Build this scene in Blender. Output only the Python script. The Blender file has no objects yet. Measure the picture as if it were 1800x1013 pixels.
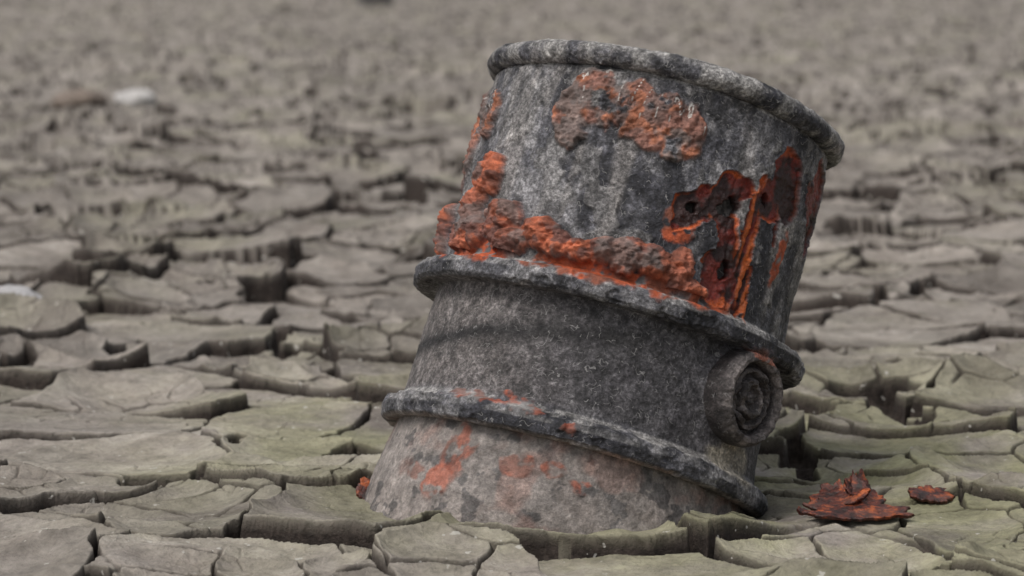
import bpy, math, numpy as np
from mathutils import Vector, Matrix
rng = np.random.default_rng(11)
T = [rng.random((256,256)).astype(np.float32) for _ in range(12)]

def vnoise(x,y,k=0):
    t=T[k]
    ix=np.floor(x).astype(np.int32); iy=np.floor(y).astype(np.int32)
    fx=(x-ix).astype(np.float32); fy=(y-iy).astype(np.float32)
    fx=fx*fx*fx*(fx*(fx*6-15)+10); fy=fy*fy*fy*(fy*(fy*6-15)+10)
    a=t[ix&255,iy&255]; b=t[(ix+1)&255,iy&255]; c=t[ix&255,(iy+1)&255]; d=t[(ix+1)&255,(iy+1)&255]
    return (a+(b-a)*fx)*(1-fy)+(c+(d-c)*fx)*fy
def fbm(x,y,o=4,k=0,g=.5):
    s=0;a=1;tot=0
    for i in range(o):
        s=s+a*vnoise(x+17.3*i,y-9.1*i,(k+i)%12); tot+=a; a*=g
        x,y=(x*1.6-y*1.2),(x*1.2+y*1.6)
    return s/tot
def sstep(a,b,x):
    t=np.clip((x-a)/(b-a),0,1); return t*t*(3-2*t)
def voro(px,py,k,jit=.85):
    tx=T[k]*jit+(1-jit)/2; ty=T[k+1]*jit+(1-jit)/2
    ix=np.floor(px).astype(np.int32); iy=np.floor(py).astype(np.int32)
    fx=(px-ix).astype(np.float32); fy=(py-iy).astype(np.float32)
    best=np.full(px.shape,1e9,np.float32)
    bx=np.zeros_like(best);by=np.zeros_like(best);bi=np.zeros_like(ix);bj=np.zeros_like(ix)
    for j in (-1,0,1):
        for i in (-1,0,1):
            vx=i+tx[(ix+i)&255,(iy+j)&255]-fx; vy=j+ty[(ix+i)&255,(iy+j)&255]-fy
            d=vx*vx+vy*vy; m=d<best
            best=np.where(m,d,best);bx=np.where(m,vx,bx);by=np.where(m,vy,by)
            bi=np.where(m,i,bi);bj=np.where(m,j,bj)
    bd=np.full(px.shape,1e9,np.float32)
    for j in range(-2,3):
        for i in range(-2,3):
            if (i==0 and j==0) or abs(i)+abs(j)==4: continue
            I=bi+i;J=bj+j
            vx=I+tx[(ix+I)&255,(iy+J)&255]-fx; vy=J+ty[(ix+I)&255,(iy+J)&255]-fy
            ex=vx-bx;ey=vy-by;L=np.sqrt(ex*ex+ey*ey)+1e-6
            bd=np.minimum(bd,(.5*(vx+bx)*ex+.5*(vy+by)*ey)/L)
    return (ix+bi)&255,(iy+bj)&255,-bx,-by,bd

def grid_mesh(name,co,nr,nc,wrap=False,cols=None,floats=None):
    me=bpy.data.meshes.new(name)
    me.vertices.add(nr*nc); me.vertices.foreach_set('co',co.reshape(-1).astype(np.float32))
    r=np.arange(nr-1)[:,None]; c=np.arange(nc if wrap else nc-1)[None,:]
    c2=(c+1)%nc
    q=np.stack([r*nc+c,r*nc+c2,(r+1)*nc+c2,(r+1)*nc+c],-1).reshape(-1,4).astype(np.int32)
    n=len(q)
    me.loops.add(n*4); me.loops.foreach_set('vertex_index',q.reshape(-1))
    me.polygons.add(n); me.polygons.foreach_set('loop_start',np.arange(0,4*n,4,dtype=np.int32))
    me.polygons.foreach_set('loop_total',np.full(n,4,np.int32))
    me.polygons.foreach_set('use_smooth',np.ones(n,bool))
    me.update(calc_edges=True)
    if cols is not None:
        a=me.color_attributes.new('Col','FLOAT_COLOR','POINT'); a.data.foreach_set('color',cols.reshape(-1).astype(np.float32))
    for k,v in (floats or {}).items():
        a=me.attributes.new(k,'FLOAT','POINT'); a.data.foreach_set('value',v.reshape(-1).astype(np.float32))
    ob=bpy.data.objects.new(name,me); bpy.context.scene.collection.objects.link(ob)
    return ob

# ------------------------------------------------------------ node helpers
class NT:
    def __init__(s,name):
        s.m=bpy.data.materials.new(name); s.m.use_nodes=True; s.t=s.m.node_tree; s.n=s.t.nodes; s.l=s.t.links
        s.b=s.n['Principled BSDF']; s.geo=s.n.new('ShaderNodeTexCoord')
    def noise(s,scale,detail=5,rough=.6,vec=None):
        n=s.n.new('ShaderNodeTexNoise'); n.inputs['Scale'].default_value=scale; n.inputs['Detail'].default_value=detail
        n.inputs['Roughness'].default_value=rough; s.l.new(vec or s.geo.outputs['Object'],n.inputs['Vector']); return n.outputs['Fac']
    def ramp(s,f,stops):
        r=s.n.new('ShaderNodeValToRGB'); e=r.color_ramp.elements
        while len(e)<len(stops): e.new(.5)
        for el,(p,c) in zip(e,stops):
            el.position=p; el.color=(c,c,c,1) if isinstance(c,(int,float)) else (*c,1)
        s.l.new(f,r.inputs['Fac']); return r.outputs['Color']
    def mix(s,f,a,b,mode='MIX'):
        m=s.n.new('ShaderNodeMix'); m.data_type='RGBA'; m.blend_type=mode
        for sock,v in ((m.inputs['Factor'],f),(m.inputs['A'],a),(m.inputs['B'],b)):
            if isinstance(v,(int,float)): sock.default_value=v
            elif isinstance(v,tuple): sock.default_value=(*v,1)
            else: s.l.new(v,sock)
        return m.outputs['Result']
    def math(s,op,a,b=0):
        m=s.n.new('ShaderNodeMath'); m.operation=op
        for sock,v in ((m.inputs[0],a),(m.inputs[1],b)):
            if isinstance(v,(int,float)): sock.default_value=v
            else: s.l.new(v,sock)
        return m.outputs[0]
    def attr(s,name,o='Fac'):
        a=s.n.new('ShaderNodeAttribute'); a.attribute_name=name; return a.outputs[o]
    def bump(s,h,dist,strength=1.):
        b=s.n.new('ShaderNodeBump'); b.inputs['Distance'].default_value=dist; b.inputs['Strength'].default_value=strength
        s.l.new(h,b.inputs['Height']); s.l.new(b.outputs['Normal'],s.b.inputs['Normal'])
    def col(s,c): s.l.new(c,s.b.inputs['Base Color'])

# ------------------------------------------------------------ GROUND
ys=[]
y=-80.
while y<0.: ys.append(y); y+=max(.15,-y*.12)
y=0.
while y<3.3: ys.append(y); y+=.02
while y<5.0: ys.append(y); y+=.0023
while y<60: ys.append(y); y+=min(.0023*(y/5.0)**3.1,.09 if y<45 else .3)
while y<4000: ys.append(y); y*=1.06
ys=np.array(ys)
inner=np.linspace(-.195,.195,950)
mid=.195+(np.arange(1,141)/140)**1.3*.35
outer=mid[-1]*1.25**np.arange(1,24)
a=np.concatenate([-outer[::-1],-mid[::-1],inner,mid,outer])
wy=np.where(ys>0,np.sqrt(ys**2+1.0),1.0)
X=(a[None,:]*wy[:,None]); Y=np.repeat(ys[:,None],len(a),1)
sx=np.gradient(X,axis=1); sy=np.gradient(Y,axis=0)
x=X.astype(np.float64); y=Y
BX,BY=.062,4.15   # where the pipe enters the mud
PITS=[(.632,4.90,.042,.17),(.60,5.10,.09,.05),(.415,4.47,.032,.13),(-.50,4.25,.085,.05),(-.25,4.50,.05,.07),(.863,6.46,.03,.14),(-.89,5.49,.03,.17),
      (-.71,5.81,.022,.12),(-.44,5.72,.03,.10),(-.125,3.93,.022,.03),(-.42,4.62,.018,.11),(.90,4.72,.02,.12)]
def ground_h(x,y):
    wx=x+.11*(fbm(x*3,y*3,3,0)-.5)+.028*(fbm(x*16,y*16,2,2)-.5)
    wyy=y+.11*(fbm(x*3+50,y*3,3,4)-.5)+.028*(fbm(x*16+9,y*16,2,6)-.5)
    S=.26
    ci,cj,vx,vy,bd=voro(wx/S,wyy/(S*1.05),8)
    d=bd*S; vx=vx*S; vy=vy*S
    r1=T[2][ci,cj];r2=T[3][ci,cj];r3=T[4][ci,cj];r4=T[5][ci,cj]
    wn=fbm(x*2.3+7,y*2.3,3,7)
    far=sstep(4.4,7.0,y)                # the flats further out are more strongly curled
    w=-.0005+(.008+.007*far)*sstep(.44,.74,wn)
    rag=.0045*(fbm(x*30,y*30,2,1)-.5)
    S2=.125
    c2i,c2j,v2x,v2y,b2=voro(wx/S2+31,wyy/S2+11,5)
    d2=b2*S2
    on=sstep(.50,.60,T[6][ci,cj]*.6+.4*fbm(x*5,y*5,2,9)+0*x)
    r5=T[7][c2i,c2j]
    S3=.05
    c3i,c3j,_,_,b3=voro(wx/S3+3,wyy/S3+71,1); d3=b3*S3
    on3=sstep(.58,.66,fbm(x*6+3,y*6,3,10))
    calm=1-sstep(.10,.22,np.hypot((x-.47),(y-4.03)*.8))
    k=(.62+.40*far)*(1-.8*calm)
    dish=(.003+.024*r4)*np.clip((vx*vx+vy*vy)/.0156,0,2.0)
    curl=.026*(.15+r4)*np.clip(1-d/.038,0,1)**2.2*sstep(.25,.8,vnoise(x*8,y*8,3)) + .016*on*np.clip(1-d2/.035,0,1)**2*sstep(0,.02,d)
    top=k*(((r1-.5)*2)**3*.020+(r2-.5)*.15*vx+(r3-.5)*.17*vy+curl+dish-.010+on*(r5-.5)*.014)
    top=top+.018*(fbm(x*1.1,y*1.1,3,3)-.5)+.010*(fbm(x*8,y*8,3,8)-.5)+.0026*(fbm(x*50,y*50,3,8)-.5)+.0012*(fbm(x*160,y*160,2,5)-.5)
    f=np.clip((d+rag-w)/.0050,0,1)
    f=1-(1-f)*(1-.9*calm)
    f2=1-(1-np.clip((d2+rag*.6)/.0042,0,1))*on
    f3=1-(1-np.clip((d3+rag*.4)/.0025,0,1))*on3
    z=top*f2+(top-.016)*(1-f2)
    z=z-.004*(1-f3)
    pit=np.zeros_like(z)
    for (px,py,qx,qy) in PITS:
        q=1-np.sqrt(((wx-px)/qx)**2+((wyy-py)/qy)**2)+.5*(fbm(x*22,y*22,2,4)-.5)
        pit=np.maximum(pit,sstep(0,.14,q))
    f=f*(1-pit)
    floor=-.040-.008*far+.03*(fbm(x*22,y*22,3,2)-.2)
    z=z*f+np.minimum(floor,top)*(1-f)
    rr=np.hypot(x-BX,(y-BY))+.035*(fbm(x*14,y*14,3,4)-.5)
    m=1-sstep(.245,.290,rr)
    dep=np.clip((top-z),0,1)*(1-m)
    z=z*(1-m)+(.004+.014*(fbm(x*25,y*25,3,6)-.5)-.02*sstep(.05,.25,x-BX))*m
    z=z-.020*np.exp(-((x-.32)/.06)**2-((y-4.06)/.10)**2)
    return z,dep,T[8][ci,cj]*.6+.4*T[9][c2i,c2j]
Z=np.zeros_like(X);W=np.zeros_like(X);R=np.zeros_like(X)
CH=120
for i in range(0,len(ys),CH):
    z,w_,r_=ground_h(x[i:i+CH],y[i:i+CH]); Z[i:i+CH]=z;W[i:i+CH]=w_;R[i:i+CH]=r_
fade=1-sstep(.12,.4,np.maximum(np.abs(sx),np.abs(sy)*.6)); 
Z*=fade;W*=fade
olive=np.clip(.95*np.exp(-((X-.45)/.75)**2-((Y-4.3)/1.0)**2)+.5*np.exp(-((X+.25)/.25)**2-((Y-4.9)/.5)**2),0,1)
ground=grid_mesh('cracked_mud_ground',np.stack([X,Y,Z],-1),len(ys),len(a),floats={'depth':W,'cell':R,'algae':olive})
g=NT('dried_mud')
n1=g.noise(4.0,5); n2=g.noise(7,6,.65); n3=g.noise(90,5,.7); n5=g.noise(.35,5); n6=g.noise(2.6,5,.6); n7=g.noise(24,6,.7); n8=g.noise(1.6,4)
base=g.ramp(n2,[(.28,(.185,.160,.138)),(.5,(.280,.250,.220)),(.72,(.375,.340,.303))])
base=g.mix(1.,base,g.ramp(n6,[(.3,.70),(.5,1.),(.7,1.2)]),'MULTIPLY')
base=g.mix(g.ramp(n8,[(.50,0.),(.64,.45)]),base,(.280,.268,.185))
alg=g.math('MULTIPLY',g.attr('algae'),g.ramp(n1,[(.36,0.),(.56,.85)]))
base=g.mix(alg,base,g.mix(1.,(.285,.280,.155),g.ramp(n2,[(.3,.75),(.7,1.25)]),'MULTIPLY'))
cellt=g.ramp(g.attr('cell'),[(0,.74),(1,1.22)])
base=g.mix(1.,base,cellt,'MULTIPLY')
base=g.mix(1.,base,g.ramp(n5,[(.3,.85),(.7,1.15)]),'MULTIPLY')
base=g.mix(1.,base,g.ramp(n3,[(.2,.7),(.5,1.),(.8,1.25)]),'MULTIPLY')
base=g.mix(1.,base,g.ramp(n7,[(.3,.68),(.5,1.),(.7,1.2)]),'MULTIPLY')
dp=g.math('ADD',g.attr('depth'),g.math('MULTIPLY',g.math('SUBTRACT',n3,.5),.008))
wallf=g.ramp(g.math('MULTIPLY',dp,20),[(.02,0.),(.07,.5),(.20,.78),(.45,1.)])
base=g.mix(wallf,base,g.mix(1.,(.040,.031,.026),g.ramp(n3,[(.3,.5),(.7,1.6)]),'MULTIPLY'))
sp=g.noise(60,2,.5)
base=g.mix(g.ramp(sp,[(.70,0.),(.73,.7)]),base,(.55,.53,.48))
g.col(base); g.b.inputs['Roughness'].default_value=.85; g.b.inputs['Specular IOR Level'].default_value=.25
g.bump(g.math('ADD',g.noise(70,6,.7),g.math('MULTIPLY',n7,1.5)),.008,.8)
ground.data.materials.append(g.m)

# ------------------------------------------------------------ PIPE
ax=Vector((.278,.287,1)).normalized()
xx=(Vector((1,0,0))-ax*ax.x).normalized(); yy=ax.cross(xx)
M=Matrix(((xx.x,yy.x,ax.x,.084),(xx.y,yy.y,ax.y,4.17),(xx.z,yy.z,ax.z,.056),(0,0,0,1)))
prof=[(.265,-.20),(.257,-.11),(.250,-.07),(.244,-.035),(.241,-.019),(.256,-.021),(.264,-.017),(.267,-.003),(.263,.009),(.250,.013),(.243,.02),
 (.242,.04),(.240,.10),(.237,.162),(.237,.168),(.265,.167),(.272,.172),(.274,.186),(.269,.195),(.248,.199),(.238,.206),(.236,.24),(.237,.33),(.237,.42),(.235,.473)]
rc,sc,rt=.2375,.492,.0155
for t in np.linspace(-110,150,22):
    prof.append((rc+rt*math.cos(math.radians(t)),sc+rt*math.sin(math.radians(t))))
prof+=[(.218,.48),(.219,.40),(.219,.24)]
prof=np.array(prof)
seg=np.hypot(*np.diff(prof,axis=0).T); cum=np.concatenate([[0],np.cumsum(seg)])
tt=np.arange(0,cum[-1],.00115)
pr=np.interp(tt,cum,prof[:,0]); ps=np.interp(tt,cum,prof[:,1])
ker=np.ones(3)/3
pr[1:-1]=np.convolve(pr,ker,'valid'); ps[1:-1]=np.convolve(ps,ker,'valid')
dr=np.gradient(pr);ds=np.gradient(ps);L=np.hypot(dr,ds)+1e-9
nr_,ns_=ds/L,-dr/L
NC=1000
th=(np.arange(NC)/NC*2-1)*math.pi
TH,PS=np.meshgrid(th,ps); PR=np.repeat(pr[:,None],NC,1); NRr=np.repeat(nr_[:,None],NC,1); NSs=np.repeat(ns_[:,None],NC,1)
TT=np.repeat(tt[:,None],NC,1)
U=TH*.237; inside=(TT>cum[len(prof)-4]-.004)
V=TT
def patch(lst,warp=.02,fr=28,k=0,grow=1.):
    f=np.full(U.shape,-9.)
    uu=U+warp*(fbm(U*fr,V*fr,4,k)-.5)*2; vv=PS+warp*(fbm(U*fr+40,V*fr,4,k+3)-.5)*2
    for (t,s,ru,rs) in lst:
        u0=math.radians(t)*.237
        f=np.maximum(f,1-np.sqrt(((uu-u0)/(ru*grow))**2+((vv-s)/(rs*grow))**2))
    return np.where(inside,-9,f)
topc=[(-30,.408,.024,.036),(-22,.430,.032,.036),(-10,.434,.034,.030),(2,.428,.036,.030),(10,.420,.022,.034),(-27,.380,.022,.018),(-4,.400,.03,.02),(6,.40,.02,.03)]
crust=patch(topc+[(-70,.405,.020,.034),(-84,.385,.02,.06),(-100,.34,.04,.05)],.014,34,0,1.15)
blob=[(-57,.316,.028,.030),(-61,.272,.024,.026),(-60,.236,.036,.030),(-44,.254,.030,.028),(-38,.224,.028,.022),(-28,.242,.030,.022),(-21,.230,.022,.020),(-14,.224,.020,.018),(-7,.234,.024,.020),
 (1,.236,.026,.026),(9,.238,.030,.022),(17,.234,.020,.030),(23,.215,.018,.016),(-92,.250,.02,.04)]
blobf=patch(blob,.008,38,1,1.12)
orange=patch([(-60,.212,.035,.016),(-45,.208,.035,.016),(-22,.206,.03,.016),(-12,.204,.03,.016),(0,.204,.04,.016),(12,.206,.03,.018),(24,.210,.028,.018),(31,.214,.03,.018),
 (-27,.016,.05,.008),(-38,.014,.03,.007),(-15,.010,.02,.007),
 (14,.290,.020,.022),(-36,-.070,.022,.044),(-38,-.10,.022,.03),(-15,-.06,.022,.014),(-4,-.055,.014,.014),(5,-.065,.016,.012),(-50,-.09,.02,.015),(-2,.0,.012,.008),(55,.30,.01,.04)],.014,40,2,1.15)
red=patch([(16,.318,.026,.026),(21,.330,.022,.024),(28,.348,.024,.036),(32,.366,.016,.014),(31,.298,.016,.04),(32,.250,.028,.042),(38,.30,.010,.09),(42,.24,.010,.04),
 (50,.405,.036,.038),(44,.368,.030,.026),(54,.380,.018,.03),(73,.415,.040,.045),(76,.38,.03,.05),(50,.330,.008,.02),(-92,.10,.02,.02)],.012,36,4,1.08)
streak=patch([(38,.33,.005,.07),(41,.27,.005,.06),(44,.225,.004,.03)],.003,30,5)
pit=patch([(30,.336,.018,.015),(17,.322,.010,.009),(34,.258,.010,.016),(43,.368,.010,.011)],.008,60,6)
boss=patch([(50.5,.110,.072,.072)],.004,20,7)
stain=PS-(.114+.0006*(np.degrees(TH)+20))
stain=np.exp(-((stain+.008*(fbm(U*15,V*15,3,1)-.5))/.014)**2)*(1-sstep(0,26,np.degrees(TH)))
mc=sstep(0.0,.22,crust); mo=sstep(0.,.3,orange); mr=sstep(0,.08,red); mp=sstep(.0,.35,pit); ms=sstep(0,.4,streak)
mb=sstep(.02,.10,blobf); bh=np.sqrt(np.clip(1-(1-np.clip(blobf,0,1))**2,0,1))
lump=fbm(U*42,V*42,4,3); lump2=1-np.abs(fbm(U*70,V*70,3,8)*2-1)
grain=fbm(U*150,V*150,3,5)
disp=.0022*(fbm(U*12,V*12,4,2)-.5)+.0018*(fbm(U*70,V*70,3,1)-.5)+.0010*(grain-.5)
scab=sstep(.56,.62,fbm(U*26,V*22,5,7))*(PS>.2)*(PS<.472)
disp+=scab*.0016
flange=((PR>.249)&(PS>-.03))|((PS>.472)&~inside)
rimz=((PS>.472)&~inside)
disp+=flange*(.0030*(fbm(U*22,V*22,4,6)-.5)+.0024*(fbm(U*90,V*90,3,9)-.5)-.003*sstep(.64,.70,fbm(U*34,V*34,3,11))*(~rimz))
disp+=mc*(.001+.010*np.clip(lump-.25,0,1)+.004*lump2+.008*(grain-.5))*(1-mb)
disp+=(PS>.2)*mb*(bh*.023+.016*(lump-.5)+.010*(grain-.5))
disp+=mo*.002*(lump)
disp-=mr*(.0022+.004*lump2)*(1-mb)
disp+=ms*.002+ (sstep(-.06,.02,red)-sstep(.02,.12,red))*.002
disp-=mp*.022
disp+=.016*sstep(0,.40,boss)
Rr=PR+NRr*disp; Ss=PS+NSs*disp
Rr*=1+.006*np.sin(2*TH+.6)+.004*np.sin(3*TH)
Ss+=sstep(.35,.5,PS)*.003*np.sin(3*TH+1)
droop=np.exp(-((PS-.0)/.03)**2)*sstep(.4,1.3,TH)*(1-sstep(1.6,2.3,TH))
Ss-=.006*droop; Rr+=.006*droop
co=np.stack([Rr*np.sin(TH),-Rr*np.cos(TH),Ss],-1)
def C(*c): return np.array(c)[None,None,:]
def mixc(A,B,f): return A*(1-f[...,None])+B*f[...,None]
big=fbm(U*9,V*7,4,9); medn=fbm(U*45,V*30,4,10); fin=fbm(U*110,V*90,4,2)
col=np.zeros(U.shape+(3,))+C(.076,.075,.084)
col=mixc(col,C(.185,.18,.185),sstep(.44,.64,big)*sstep(.35,.6,medn))
col=mixc(col,C(.019,.019,.024),sstep(.46,.58,fbm(U*30,V*24,5,6,.65)*.6+.4*(1-big))*.9)
col=mixc(col,C(.18,.172,.165)*(.6+.8*medn[...,None]),scab*.5)
midm=sstep(.015,.03,PS)*(1-sstep(.165,.17,PS))
col=mixc(col,C(.058,.054,.058)*(.3+1.4*medn[...,None]),midm*.85)
dust=fbm(U*30,V*5,4,3)
col=mixc(col,C(.25,.232,.218),sstep(.50,.74,dust)*.5*(PS>.2))
col=mixc(col,C(.17,.148,.135),midm*(1-sstep(-.9,.1,TH))*.5)
col=mixc(col,C(.010,.009,.010),stain*.97*(PS<.168))
low=1-sstep(-.022,-.016,PS)
col=mixc(col,C(.24,.208,.188)*(.65+.7*big[...,None]),low*.95)
col=mixc(col,C(.06,.055,.055),low*sstep(.64,.68,fbm(U*40,V*40,4,6))*.8)
col=mixc(col,C(.24,.12,.09),low*sstep(.54,.68,fbm(U*18,V*18,4,1))*.45)
col=col*np.where(low[...,None]>.5,.80+.4*fin[...,None],.5+1.0*fin[...,None])
up=np.clip(NSs,0,1)*(~inside)
col=mixc(col,C(.30,.288,.275)*(.5+1.*medn[...,None]),np.clip(up*1.1,0,1)*.85*sstep(.30,.5,fbm(U*50,V*50,3,4)))
edge=((PS>.472)&~inside)
col=mixc(col,C(.29,.28,.265),edge*.6*sstep(.4,.6,medn))
col=mixc(col,C(.29,.26,.21),sstep(0,.5,patch([(57,.03,.045,.035),(48,.02,.035,.02)],.01,30,3))*.95)
oc=mixc(np.zeros(col.shape)+C(.42,.085,.030),C(.22,.07,.040),sstep(.4,.6,medn))
col=mixc(col,oc,mo*sstep(.30,.48,fbm(U*70,V*70,3,2))*np.where(PS<.03,.60,1.))
def crustcol(a,b,c,dstr):
    cc=mixc(np.zeros(col.shape)+C(*a),C(*b),sstep(.42,.60,fbm(U*32,V*32,3,7)))
    cc=mixc(cc,C(*c),sstep(.50,.66,fbm(U*60+5,V*60,3,1)))
    cc=mixc(cc,C(.15,.125,.115),sstep(.50,.64,fbm(U*36+15,V*36,4,9))*dstr)
    return cc*(.40+1.2*fin[...,None])
cc=crustcol((.25,.12,.09),(.16,.10,.085),(.32,.12,.065),.85)
cc=mixc(cc,C(.62,.60,.56),(np.abs(fbm(U*60,V*14,2,4)-.5)<.012)*sstep(.41,.42,PS)*.8)
mck=mc*sstep(.28,.40,fbm(U*36,V*36,4,5))
col=mixc(col,cc,mck)
bc=crustcol((.28,.090,.052),(.16,.066,.050),(.38,.105,.050),.75)
col=mixc(col,bc,mb)
rc_=mixc(np.zeros(col.shape)+C(.15,.018,.011),C(.028,.010,.009),sstep(.38,.57,fbm(U*40,V*40,4,11)))
rc_=mixc(rc_,C(.44,.085,.018),(1-sstep(.10,.26,red))*sstep(.34,.5,fbm(U*50,V*50,2,3))*(1-sstep(.75,.95,TH)*.8))
col=mixc(col,rc_,mr*(1-mb*.6))
col=mixc(col,C(.50,.11,.018),ms*.85)
col=mixc(col,C(.004,.003,.003),sstep(.05,.3,pit))
bo=sstep(0,.25,boss)*(PS>.150)*sstep(.0,.03,PS-.14)
col=mixc(col,C(.30,.11,.07),bo*sstep(.40,.6,fbm(U*50,V*50,3,1))*.9)
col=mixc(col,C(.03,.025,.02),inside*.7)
gl=np.clip(mr*(1-mb),0,1); rust=np.clip(mck+mb+mo+mr+ms+low*.8,0,1)
rgba=np.concatenate([np.clip(col,0,1),np.ones(U.shape+(1,))],-1)
root=bpy.data.objects.new('rusty_iron_pipe_stub',None); bpy.context.scene.collection.objects.link(root)
root.matrix_world=M
body=grid_mesh('pipe_body',co,len(tt),NC,wrap=True,cols=rgba,floats={'gloss':gl,'rust':rust,'midz':midm})
body.parent=root
def iron(name,useattr=True):
    p=NT(name)
    c=p.attr('Col','Color')
    f1=p.noise(230,5,.75); f2=p.noise(90,5,.7); f3=p.noise(34,5,.7)
    k=p.mix(p.attr('rust'),p.ramp(f1,[(.38,.5),(.5,.97),(.62,1.8)]),p.ramp(f1,[(.3,.75),(.5,1.),(.7,1.25)]))
    cc=p.mix(1.,c,k,'MULTIPLY')
    k2=p.mix(p.attr('rust'),p.ramp(f2,[(.36,.55),(.5,1.),(.64,1.5)]),p.ramp(f2,[(.3,.75),(.5,1.),(.7,1.25)]))
    cc=p.mix(1.,cc,k2,'MULTIPLY')
    cc=p.mix(1.,cc,p.ramp(f3,[(.34,.62),(.5,1.),(.66,1.38)]),'MULTIPLY')
    wn=p.noise(95,1,.4); ridge=p.math('ABSOLUTE',p.math('SUBTRACT',wn,.5)); line=p.math('LESS_THAN',ridge,.013)
    brk=p.math('GREATER_THAN',p.noise(75,2,.5),.54)
    fl=p.math('MULTIPLY',p.math('MULTIPLY',line,brk),p.math('SUBTRACT',1.,p.attr('rust')))
    cc=p.mix(p.math('MULTIPLY',fl,.5),cc,(.36,.35,.34))
    p.col(cc)
    r=p.mix(p.attr('gloss'),(.68,.68,.68),(.32,.32,.32)); p.l.new(r,p.b.inputs['Roughness'])
    p.b.inputs['Specular IOR Level'].default_value=.45
    p.bump(p.math('ADD',p.math('MULTIPLY',f1,.5),p.math('MULTIPLY',f2,1.6)),.0034,.85)
    return p.m
mi=iron('weathered_iron'); body.data.materials.append(mi)

# side plug (lathe about its own axis)
pp=[(.064,-.020),(.064,.004),(.061,.014),(.056,.020),(.051,.020),(.048,.013),(.046,.002),(.041,.002),(.039,.010),(.034,.012),(.031,.005),(.027,.004),(.024,.013),(.018,.014),(.015,.006),(.009,.005),(.006,.010),(.0005,.010)]
pp=np.array(pp); sg=np.hypot(*np.diff(pp,axis=0).T); cu=np.concatenate([[0],np.cumsum(sg)]); t2=np.arange(0,cu[-1],.0009)
r2=np.interp(t2,cu,pp[:,0]); h2=np.interp(t2,cu,pp[:,1]); n2c=300
A2,R2=np.meshgrid(np.linspace(0,2*math.pi,n2c,endpoint=False),r2); H2=np.repeat(h2[:,None],n2c,1)
XX=R2*np.cos(A2);ZZ=R2*np.sin(A2)
nn=fbm(XX*60+9,ZZ*60+5,4,2); inn=1-sstep(.036,.046,R2)
H3=H2+(.005+.014*inn)*(nn-.5)+.0030*(fbm(XX*180+9,ZZ*180+5,2,4)-.5)
R3=R2*(1+(.06+.16*inn)*(fbm(np.cos(A2)*1.6+5,np.sin(A2)*1.6+5+H2*40,3,6)-.5))
XX=R3*np.cos(A2);ZZ=R3*np.sin(A2)
t0=math.radians(50.5); cen=np.array([.256*math.sin(t0),-.256*math.cos(t0),.108])
on=np.array([math.sin(t0),-math.cos(t0),0]); tx=np.array([math.cos(t0),math.sin(t0),0])
c2=cen+XX[...,None]*tx+ZZ[...,None]*np.array([0,0,1.])+H3[...,None]*on
pc=np.zeros(XX.shape+(3,))+C(.085,.074,.072)
pc=mixc(pc,C(.024,.019,.019),1-sstep(.002,.010,H2))
pc=mixc(pc,C(.17,.148,.14),sstep(.009,.016,H2)*.75)
pc=mixc(pc,C(.04,.034,.033),sstep(.48,.60,nn)*.75)
pc=mixc(pc,C(.30,.10,.06),(ZZ>.050)*sstep(.35,.55,fbm(XX*60,ZZ*60+4,3,1))*.8)
plug=grid_mesh('side_plug',c2,len(t2),n2c,wrap=True,cols=np.concatenate([pc,np.ones(XX.shape+(1,))],-1),floats={'gloss':XX*0,'rust':XX*0+.4})
plug.data.materials.append(mi); plug.parent=root
# silt filling inside
rr_=np.linspace(.0005,.228,60); aa=np.linspace(0,2*math.pi,160,endpoint=False); AA,RR=np.meshgrid(aa,rr_)
sx_=RR*np.cos(AA);sy_=RR*np.sin(AA)
silt=grid_mesh('silt_fill',np.stack([sx_,sy_,.27+.03*fbm(sx_*20+5,sy_*20+5,4,1)],-1),60,160,wrap=True,floats={'depth':sx_*0+.005,'cell':sx_*0+.5,'algae':sx_*0})
silt.data.materials.append(g.m); silt.parent=root

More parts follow.
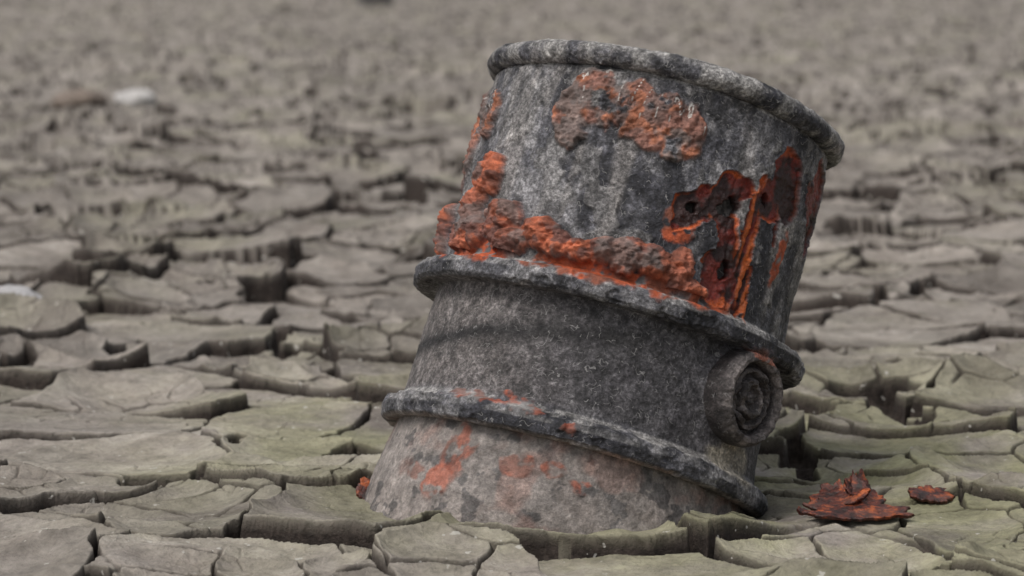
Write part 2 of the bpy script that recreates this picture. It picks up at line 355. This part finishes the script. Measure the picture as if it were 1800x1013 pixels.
# ------------------------------------------------------------ rust flakes
fm=NT('rust_flake'); a1=fm.noise(60,5,.65); a2=fm.noise(18,3)
c=fm.ramp(a1,[(.40,(.022,.010,.008)),(.54,(.11,.026,.016)),(.66,(.42,.10,.025))]); fm.col(fm.mix(fm.ramp(a2,[(.5,0.),(.65,.4)]),c,(.13,.07,.055)))
fm.b.inputs['Roughness'].default_value=.5; fm.bump(a1,.006,1.)
flk=bpy.data.objects.new('rust_flakes',None); bpy.context.scene.collection.objects.link(flk)
def gz(px,py):
    z,_,_=ground_h(np.array([[px+i*.01 for i in (-2,-1,0,1,2)]]),np.array([[py]*5])); return float(z.max())
def flake(name,loc,lx,ly,roll,rot,seed):
    nu,nv=140,50
    u=np.linspace(0,2*math.pi,nu,endpoint=False)
    cu_,su_=np.cos(u),np.sin(u)
    rad=1+.22*(fbm(cu_*1.3+seed*3.1+9,su_*1.3+seed+9,2,seed%6)-.5)*2+.24*(fbm(cu_*6+seed*2+19,su_*6+seed+9,3,3)-.5)*2
    t=np.concatenate([np.linspace(.01,1,nv),np.linspace(1,.01,nv)]); side=np.concatenate([np.ones(nv),-np.ones(nv)])
    UU,TT_=np.meshgrid(u,t); SD=np.repeat(side[:,None],nu,1)
    px=TT_*rad[None,:]*np.cos(UU)*lx; py=TT_*rad[None,:]*np.sin(UU)*ly
    # scale rolled up along one edge, like a shell of rust
    pz=roll*np.clip(py/ly+.2,0,2)**2+.25*roll*(px/lx)**2+.009*(fbm(px*45+seed,py*45+9,4,3)-.5)+SD*.003*np.sqrt(np.clip(1-TT_**2,0,1))+.0014*SD*(TT_<.99)
    ob=grid_mesh(name,np.stack([px,py,pz],-1),2*nv,nu,wrap=True)
    ob.location=(loc[0],loc[1],gz(loc[0],loc[1])+loc[2]); ob.rotation_euler=rot
    ob.data.materials.append(fm.m); ob.parent=flk
flake('flake_large',(.440,3.99,.006),.066,.042,.008,(.03,.02,.15),1)
flake('flake_curled',(.430,4.035,.013),.034,.030,.016,(.10,-.10,-.3),2)
flake('flake_upright',(.458,4.045,.016),.026,.024,.018,(.25,.20,.5),4)
flake('flake_thin',(.560,4.12,.005),.034,.030,.006,(.08,.05,.4),5)
flake('flake_small',(.385,4.05,.003),.013,.012,.004,(.2,.1,1),3)
flake('flake_by_base',(-.190,4.12,.004),.018,.020,.008,(.3,-.2,.5),6)

# ------------------------------------------------------------ stones
def stone(name,loc,s,colr,seed):
    me=bpy.data.meshes.new(name); import bmesh
    bm=bmesh.new(); bmesh.ops.create_icosphere(bm,subdivisions=5,radius=1)
    P=np.array([v.co[:] for v in bm.verts]); q=P*1.6+seed*7.3+20
    k=1+.7*(fbm(q[:,0]+q[:,2]*.7,q[:,1]-q[:,2]*.6,4,seed%7)-.5)
    for v,kk in zip(bm.verts,k): v.co*=float(kk)
    for v in bm.verts: v.co.x*=s[0];v.co.y*=s[1];v.co.z*=s[2]
    for f in bm.faces: f.smooth=True
    bm.to_mesh(me);bm.free()
    ob=bpy.data.objects.new(name,me);ob.location=loc;bpy.context.scene.collection.objects.link(ob)
    mt=NT(name+'_mat'); nz=mt.noise(30,5); mt.col(mt.mix(nz,tuple(c*.5 for c in colr),tuple(min(1,c*1.4) for c in colr))); mt.bump(nz,.01,.7)
    mt.b.inputs['Roughness'].default_value=.8; me.materials.append(mt.m)
stone('pale_stone',(-.99,6.15,.022),(.06,.05,.038),(.46,.45,.45),1)
stone('pale_stone.001',(-1.74,14.5,.02),(.09,.12,.05),(.50,.48,.46),2)
stone('brown_stone',(-1.93,14.0,.035),(.13,.14,.06),(.2,.16,.13),3)
stone('dark_stone',(-1.62,37.,.04),(.20,.2,.20),(.06,.055,.055),4)

# ------------------------------------------------------------ light, world, camera
w=bpy.data.worlds.new('World'); bpy.context.scene.world=w; w.use_nodes=True
nt=w.node_tree; bg=nt.nodes['Background']; sky=nt.nodes.new('ShaderNodeTexSky'); sky.sky_type='NISHITA'; sky.sun_disc=False
el,az=math.radians(60),math.radians(-130)
sky.sun_elevation=el; sky.sun_rotation=az; sky.dust_density=4; sky.air_density=1
hs=nt.nodes.new('ShaderNodeHueSaturation'); hs.inputs['Saturation'].default_value=.25
nt.links.new(sky.outputs[0],hs.inputs['Color']); nt.links.new(hs.outputs[0],bg.inputs['Color']); bg.inputs['Strength'].default_value=.13
L_=bpy.data.lights.new('sun','SUN'); L_.energy=1.45; L_.angle=math.radians(24); L_.color=(1,.95,.90)
lo=bpy.data.objects.new('sun',L_); bpy.context.scene.collection.objects.link(lo)
d=Vector((math.sin(az)*math.cos(el),math.cos(az)*math.cos(el),math.sin(el)))
lo.rotation_euler=d.to_track_quat('Z','Y').to_euler()
cam=bpy.data.cameras.new('camera'); cam.lens=110; cam.sensor_width=36; cam.clip_start=.05; cam.clip_end=6000
cam.dof.use_dof=True; cam.dof.focus_distance=3.98; cam.dof.aperture_fstop=6.3
co_=bpy.data.objects.new('camera',cam); bpy.context.scene.collection.objects.link(co_)
co_.location=(0,0,.74); co_.rotation_euler=(math.radians(90-6.29),0,0)
bpy.context.scene.camera=co_
bpy.context.scene.view_settings.view_transform='Standard'; bpy.context.scene.view_settings.look='None'
